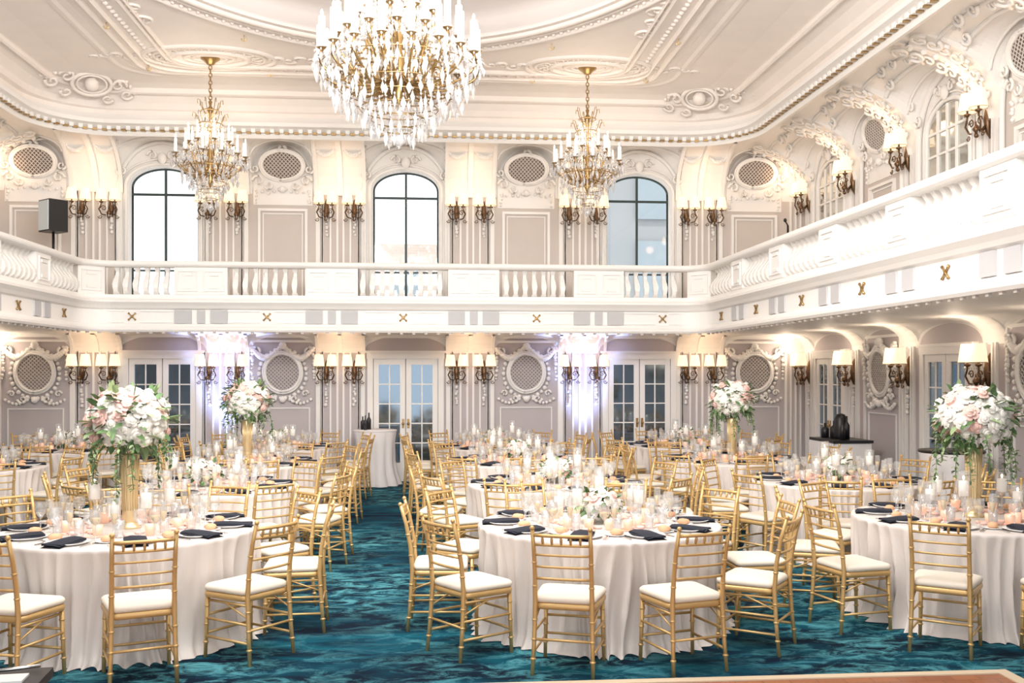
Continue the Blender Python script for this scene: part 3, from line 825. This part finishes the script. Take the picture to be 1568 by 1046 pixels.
# ---------------------------------------------------------------- place settings
def wine(mb,c,h,rb,mat=0,n=12,liq=None):
    mb.lathe([(.034,0),(.030,.004),(.005,.010),(.004,h*.45),(.012,h*.49),(rb*.85,h*.62),(rb,h*.75),(rb*.85,h)],c,n,mat)
    if liq is not None:
        mb.lathe([(.003,h*.50),(rb*.75,h*.62),(rb*.9,h*.74),(0,h*.74)],c,n,liq)
def flute(mb,c,h,mat=0,liq=None):
    mb.lathe([(.03,0),(.026,.004),(.004,.01),(.004,h*.38),(.015,h*.46),(.026,h*.7),(.024,h)],c,10,mat)
    if liq is not None: mb.lathe([(.003,h*.42),(.014,h*.5),(.022,h*.72),(0,h*.72)],c,10,liq)
def tumbler(mb,c,h,r,mat=0): mb.lathe([(0,.006),(r*.8,.006),(r,h),(r*.97,h),(r*.78,.012)],c,12,mat)
random.seed(11)
gl=MB(); st=MB()
for k in range(10):
    a=2*pi*k/10; rad=Vector((sin(a),-cos(a),0)); tan=Vector((cos(a),sin(a),0))
    def P(r,t,z=.751): v=rad*r+tan*t; return (v.x,v.y,z)
    j=lambda s=.012: random.uniform(-s,s)
    wine(gl,P(.57+j(),.13+j()),.21,.040,0,12,1 if k%3==0 else None)
    wine(gl,P(.51+j(),.04+j()),.20,.044,0,12)
    flute(gl,P(.49+j(),.19+j()),.24,0,1)
    tumbler(gl,P(.46+j(),-.09),.12,.036)
    c=P(.70,0); st.lathe([(0,.004),(.09,.004),(.105,.010),(.14,.018),(.142,.016),(.10,.0)],c,22,0)
    c=P(.60,-.17); st.lathe([(0,.004),(.05,.004),(.075,.012),(.076,.010),(.05,0)],c,16,0)
    st.ball((c[0],c[1],.775),.036,8,5,2,(1.2,.9,.7)); st.ball((c[0]+.02,c[1]+.03,.772),.030,8,5,2,(1,.8,.7))
    M=Matrix(((tan.x,rad.x,0,0),(tan.y,rad.y,0,0),(0,0,1,.751),(0,0,0,1)))
    nb=MB(); w=.055
    prof=[(.60,.030),(.66,.032),(.74,.030),(.80,.026),(.84,.020),(.875,.014)]
    vs=[];fs=[]
    for (r,z) in prof:
        for t,dz in ((-w,-.004),(-w*.4,.006),(w*.4,.003),(w,-.004)): vs.append((t*1.3,r,z+dz))
    for i in range(len(prof)-1):
        for q in range(3): fs.append((i*4+q,i*4+q+1,(i+1)*4+q+1,(i+1)*4+q))
    nb.add(vs,fs,1,True)
    vs2=[(x,y,z-.012) for x,y,z in vs]; nb.add(vs2,fs,1,True)
    nb.box(-w*1.3,w*1.3,.60,.86,.012,.024,1)
    for t in (-.17,-.155,.16,.175): nb.box(t-.004,t+.004,.62,.80,.001,.006,3)
    nb.box(-.045,.045,.40,.47,.001,.004,4)
    st.merge(nb,M)
for q in range(48):
    a=random.uniform(0,6.28); r=random.uniform(.26,.44)
    st.ball((r*cos(a),r*sin(a),.759),.030,6,4,5 if q%2 else 4,(1.2,1,.45))
GLM=gl.mesh('wine_glasses',[M_glass,M_champ])
STM=st.mesh('place_settings',[M_china,M_nap,M_roll,M_silver,M_peach,M_rosep])
cd=MB(); random.seed(4)
cl=[(.27,-.16,.30,1),(-.31,-.07,.24,1),(.06,.32,.36,1),(-.20,-.25,.33,1),(.30,.22,.26,1)]
cl+=[(.37*cos(a),.37*sin(a),0,0) for a in (.05,1.05,1.9,2.5,3.1,4.35,4.75,5.4)]+[(.43*cos(a),.43*sin(a),0,0) for a in (.35,2.2,4.0,5.05)]
for (x,y,h,s) in cl:
    if s:
        cd.lathe([(.045,0),(.04,.006),(.008,.012),(.007,h*.45),(.02,h*.5),(.045,h*.52),(.047,h+.02)],(x,y,.751),12,0)
        cd.lathe([(0,h*.54),(.035,h*.54),(.035,h*.85),(0,h*.85)],(x,y,.751),10,1); cd.ball((x,y,.751+h*.92),.008,6,4,2,(1,1,2))
    else:
        cd.lathe([(0,.001),(.03,.001),(.038,.075),(.035,.075),(.028,.006)],(x,y,.751),10,3); cd.lathe([(0,.05),(.031,.05)],(x,y,.751),10,1); cd.ball((x,y,.81),.008,6,4,2,(1,1,2))
CDM=cd.mesh('candle_holders',[M_glass,M_candle,M_bulb,mat('rose_gold_votive',(.86,.55,.42),.35,.2,emis=(1,.56,.36),es=.38)])

# ---------------------------------------------------------------- flowers
def rose(mb,c,nrm,r,mat):
    nrm=Vector(nrm).normalized(); ref=Vector((0,0,1)) if abs(nrm.z)<.9 else Vector((1,0,0))
    a=nrm.cross(ref).normalized(); b=nrm.cross(a); c=Vector(c)
    off=random.uniform(0,6.28)
    for (n,r0,r1,h,wd) in ((3,.15,.30,.80,1.1),(5,.35,.62,.66,.80),(6,.55,1.0,.40,.70)):
        for k in range(n):
            th0=off+2*pi*k/n+r1
            vs=[];fs=[]
            for i in range(4):
                v=i/3; rad=r*(r0*.6+(r1-r0*.6)*v**(1.3)); z=r*(h*sin(v*pi*.62)-.15*(r1>.9)*v)
                for j in range(4):
                    u=(j/3-.5)*2; wv=wd*(1-.25*v*v if i<3 else .55)
                    th=th0+u*wv; q=rad*(1-.06*abs(u))
                    vs.append(c+a*(q*cos(th))+b*(q*sin(th))+nrm*(z-.08*r*abs(u)*v))
            for i in range(3):
                for j in range(3): fs.append((i*4+j,i*4+j+1,(i+1)*4+j+1,(i+1)*4+j))
            mb.add(vs,fs,mat,True)
    mb.ball(c+nrm*(r*.2),r*.62,8,5,mat)
def leaf(mb,p,d,L,w,mat):
    p=Vector(p); d=Vector(d).normalized(); s=d.cross(Vector((random.uniform(-.4,.4),random.uniform(-.4,.4),1)));
    if s.length<1e-3: s=Vector((1,0,0))
    s.normalize(); u=s.cross(d)
    mb.add([p,p+d*L*.35+s*w,p+d*L*.5-u*w*.3,p+d*L*.35-s*w,p+d*L*.75+s*w*.7,p+d*L*.75-s*w*.7,p+d*L-u*w*.5],[(0,1,2),(0,2,3),(1,4,2),(3,2,5),(2,4,6),(2,6,5)],mat,True)
def bouquet(mb,c,rx,rz,n,rose_r,trail,seed,zlo=1.7,lf=1.9):
    random.seed(seed); c=Vector(c)
    mb.ball(c,1,12,8,2,(rx*.72,rx*.72,rz*.70))
    for i in range(n):
        z=1-zlo*(i+.5)/n; rr2=math.sqrt(max(0,1-z*z)); a=i*2.39996
        d=Vector((rr2*cos(a),rr2*sin(a),z)); k=random.uniform(.88,1.10)
        p=c+Vector((d.x*rx*k*.84,d.y*rx*k*.84,d.z*rz*k*.84))
        m=1 if random.random()<.24 else 0
        rose(mb,p,d+Vector((0,0,.1)),rose_r*random.uniform(.80,1.25),m)
    for i in range(int(n*lf)):
        z=random.uniform(-.95,.9); rr2=math.sqrt(1-z*z); a=random.uniform(0,6.28)
        d=Vector((rr2*cos(a),rr2*sin(a),z)); p=c+Vector((d.x*rx*.88,d.y*rx*.88,d.z*rz*.88))
        leaf(mb,p,d+Vector((random.uniform(-.7,.7),random.uniform(-.7,.7),random.uniform(-.7,.3))),random.uniform(.07,.13)*(rx/.28)**.5,.022,2 if random.random()<.7 else 3)
    for i in range(trail):
        a=i*2*pi/trail+random.uniform(-.3,.3); L=random.uniform(.16,.5); p=c+Vector((cos(a)*rx*.72,sin(a)*rx*.72,-rz*.45)); pts=[p.copy()]
        d=Vector((cos(a),sin(a),.0))
        for s in range(int(L/.035)):
            d=(d*.70+Vector((random.uniform(-.12,.12),random.uniform(-.12,.12),-.45)))
            p=p+d.normalized()*.035; pts.append(p.copy())
            for q in range(3): leaf(mb,p,(random.uniform(-1,1),random.uniform(-1,1),random.uniform(-.9,.2)),.045,.011,2 if random.random()<.6 else 3)
        mb.tube(pts,.003,4,2)
def tall_mesh(seed):
    mb=MB()
    mb.lathe([(0,0),(.080,0),(.082,.012),(.050,.03),(.040,.05),(.058,.08),(.052,.12),(.054,.3),(.060,.45),(.067,.53),(.060,.535),(.045,.45)],(0,0,.751),24,4)
    for k in range(18):
        a=2*pi*k/18; mb.tube([(.053*cos(a),.053*sin(a),.88),(.055*cos(a),.055*sin(a),1.05),(.064*cos(a),.064*sin(a),1.26)],.004,4,4)
    bouquet(mb,(0,0,1.53),.29,.245,74,.064,13,seed,1.7,1.9)
    return mb.mesh('tall_floral_centerpiece',[M_rosew,M_rosep,M_leaf,M_leaf2,M_vase])
def low_mesh(seed):
    mb=MB()
    mb.lathe([(0,0),(.05,0),(.06,.03),(.065,.08),(.06,.09)],(0,0,.751),16,4)
    bouquet(mb,(0,0,.89),.15,.105,24,.050,0,seed,1.5,2.4)
    return mb.mesh('low_floral_centerpiece',[M_rosew,M_rosep,M_leaf,M_leaf2,M_glass])
TALL=[tall_mesh(3),tall_mesh(9)]; LOW=[low_mesh(5),low_mesh(6)]

tables=[(1.28,7.40,-19,0),(-2.15,7.42,19,1),(4.25,7.45,-2,1),
        (1.31,10.1,10,0),(-2.2,10.1,0,0),(4.3,10.15,14,0),
        (1.15,12.75,4,0),(-2.26,12.75,16,1),(3.97,12.75,-8,1),
        (1.03,15.3,0,0),(4.02,15.3,12,0),(-2.3,15.35,8,0),(-5.5,12.4,0,0),(-5.4,15.3,6,0)]
for i,(x,y,ph,tall) in enumerate(tables):
    place('round_banquet_table',CLM[i%3],T(x,y,0,i*.7))
    p=math.radians(ph)
    place('place_settings',STM,T(x,y,0,p)); place('wine_glasses',GLM,T(x,y,0,p))
    place('candle_holders',CDM,T(x,y,0,i*1.3))
    if tall: place('tall_floral_centerpiece',TALL[i%2],T(x,y,0,i*.9))
    else: place('low_floral_centerpiece',LOW[i%2],T(x,y,0,i*.9))
    for k in range(10):
        a=p+2*pi*k/10; r=1.175+random.uniform(-.01,.03)
        jr=random.uniform(-.06,.06)
        place('chiavari_chair',CHM,T(x+r*sin(a),y-r*cos(a),0,a+jr))

# ---------------------------------------------------------------- service tables
def bottle(mb,c,h,r,mat): mb.lathe([(0,0),(r,0),(r,h*.6),(r*.35,h*.75),(r*.33,h),(0,h)],c,10,mat)
def cocktail(x,y,r,h,topmat,extra):
    mb=MB(); n=60; vs=[];fs=[]
    for (q,z,a) in ((r*.99,h,0),(r,h-.02,0),(r*.9,h-.2,.3),(r*.88,h-.5,.7),(r*.98,.2,1),(r*1.15,.01,1.2)):
        for k in range(n):
            th=2*pi*k/n; w=q+.035*a*sin(9*th)+.015*a*sin(17*th); vs.append((w*cos(th),w*sin(th),z))
    for i in range(5):
        for k in range(n): fs.append((i*n+k,i*n+(k+1)%n,(i+1)*n+(k+1)%n,(i+1)*n+k))
    mb.add(vs,fs,0,True); mb.lathe([(0,h+.02),(r*1.02,h+.02),(r*1.03,h+.005),(r,h-.01)],(0,0,0),32,1)
    for (bx,by,bh,br) in extra: bottle(mb,(bx,by,h+.02),bh,br,2)
    mb.obj('cocktail_table',[M_cloth2,topmat,M_blk],T(x,y,0))
cocktail(-.88,16.75,.36,.91,M_cloth2,[(-.2,0,.22,.035),(-.1,.05,.28,.035),(-.15,-.12,.24,.03)])
cocktail(6.12,11.2,.36,.95,M_blk,[])
mb=MB(); mb.box(-.3,.3,-.45,.45,.86,.9,1)
mb.box(-.28,.28,-.43,.43,.0,.86,0)
for q in range(14): mb.tube([(-.29,-.42+q*.065,.86),(-.30,-.42+q*.065,.02)],.02,6,0)
for (bx,by,bh,br) in ((-.1,-.3,.3,.04),(.05,-.1,.34,.045),(-.05,.1,.26,.07),(.1,.3,.3,.04),(-.12,.28,.22,.06)): bottle(mb,(bx,by,.9),bh,br,1)
mb.lathe([(.0,0),(.09,0),(.1,.05),(.09,.3),(.06,.36),(0,.38)],(0,.0,.9),14,1)
mb.obj('bar_table',[M_cloth2,M_blk],T(6.1,14.3,0))
mb=MB(); mb.box(-.17,.17,-.15,.15,.0,.50,0); mb.box(-.15,.15,-.165,-.15,.02,.48,1)
mb.tube([(0,0,-.75),(0,0,0)],.02,8,0)
for a in (0,2.1,4.2): mb.tube([(0,0,-.45),(.28*cos(a),.28*sin(a),-1.18)],.014,6,0)
mb.obj('loudspeaker',[M_blk,mat('speaker_grille',(.70,.78,.82),.5)],T(-5.90,16.3,4.10,-.75))
mb=MB(); mb.lathe([(0,0),(.14,0),(.14,.02),(.02,.03),(0,.03)],(0,0,0),16,0); mb.tube([(0,0,.02),(0,0,1.5)],.018,8,0)
mb.tube([(0,0,1.5),(-.06,-.05,1.56)],.012,6,0); mb.ball((-.07,-.06,1.58),.03,8,6,0,(1,1,1.2))
mb.obj('microphone_stand',[M_blk],T(6.15,16.6,2.9))
mb=MB(); mb.box(-.35,.0,-.3,.14,.90,.93,0); mb.box(-.33,-.02,-.28,.12,0,.9,0)
mb.box(-.14,-.05,-.02,.06,.93,.937,1); mb.tube([(-.16,.09,.94),(-.03,.11,.945)],.006,6,2)
mb.obj('black_serving_stand',[M_blk,M_china,M_silver],T(-1.18,3.16,.0,.1))

# ---------------------------------------------------------------- lights
w=bpy.data.worlds.new('sky'); scene.world=w; w.use_nodes=True
bg=w.node_tree.nodes['Background']; bg.inputs[0].default_value=(.97,.985,1,1); bg.inputs[1].default_value=1.75
light('AREA','added_overhead_fill',(CX,5.2,6.35),290,(1,.965,.93),(0,0,0),shape='RECTANGLE',size=6.5,size_y=9)  # added fill panel above the frame, brightens the tables; no ceiling fixture
light('AREA','added_back_wall_fill',(CX,5.5,4.9),660,(1,.95,.905),(math.radians(87),0,0),shape='RECTANGLE',size=6,size_y=1.6)  # added fill panel facing the back wall, stands for no real source
light('SUN','sun',(0,0,20),2.0,(1,.97,.92),(math.radians(28),0,0),angle=.02)
for s in (-3.1,3.1):
    light('SPOT','uplight',(CX+s,WY-.40,.12),720,(.36,.46,1),(pi-.10,0,0),spot_size=math.radians(42),spot_blend=.7,shadow_soft_size=.08)

# ---------------------------------------------------------------- camera
cam=bpy.data.cameras.new('camera'); cam.lens=35; cam.sensor_width=36; cam.shift_y=.031
co=bpy.data.objects.new('camera',cam); co.location=(0,0,1.87); co.rotation_euler=(pi/2,0,math.radians(-4.84))
scene.collection.objects.link(co); scene.camera=co
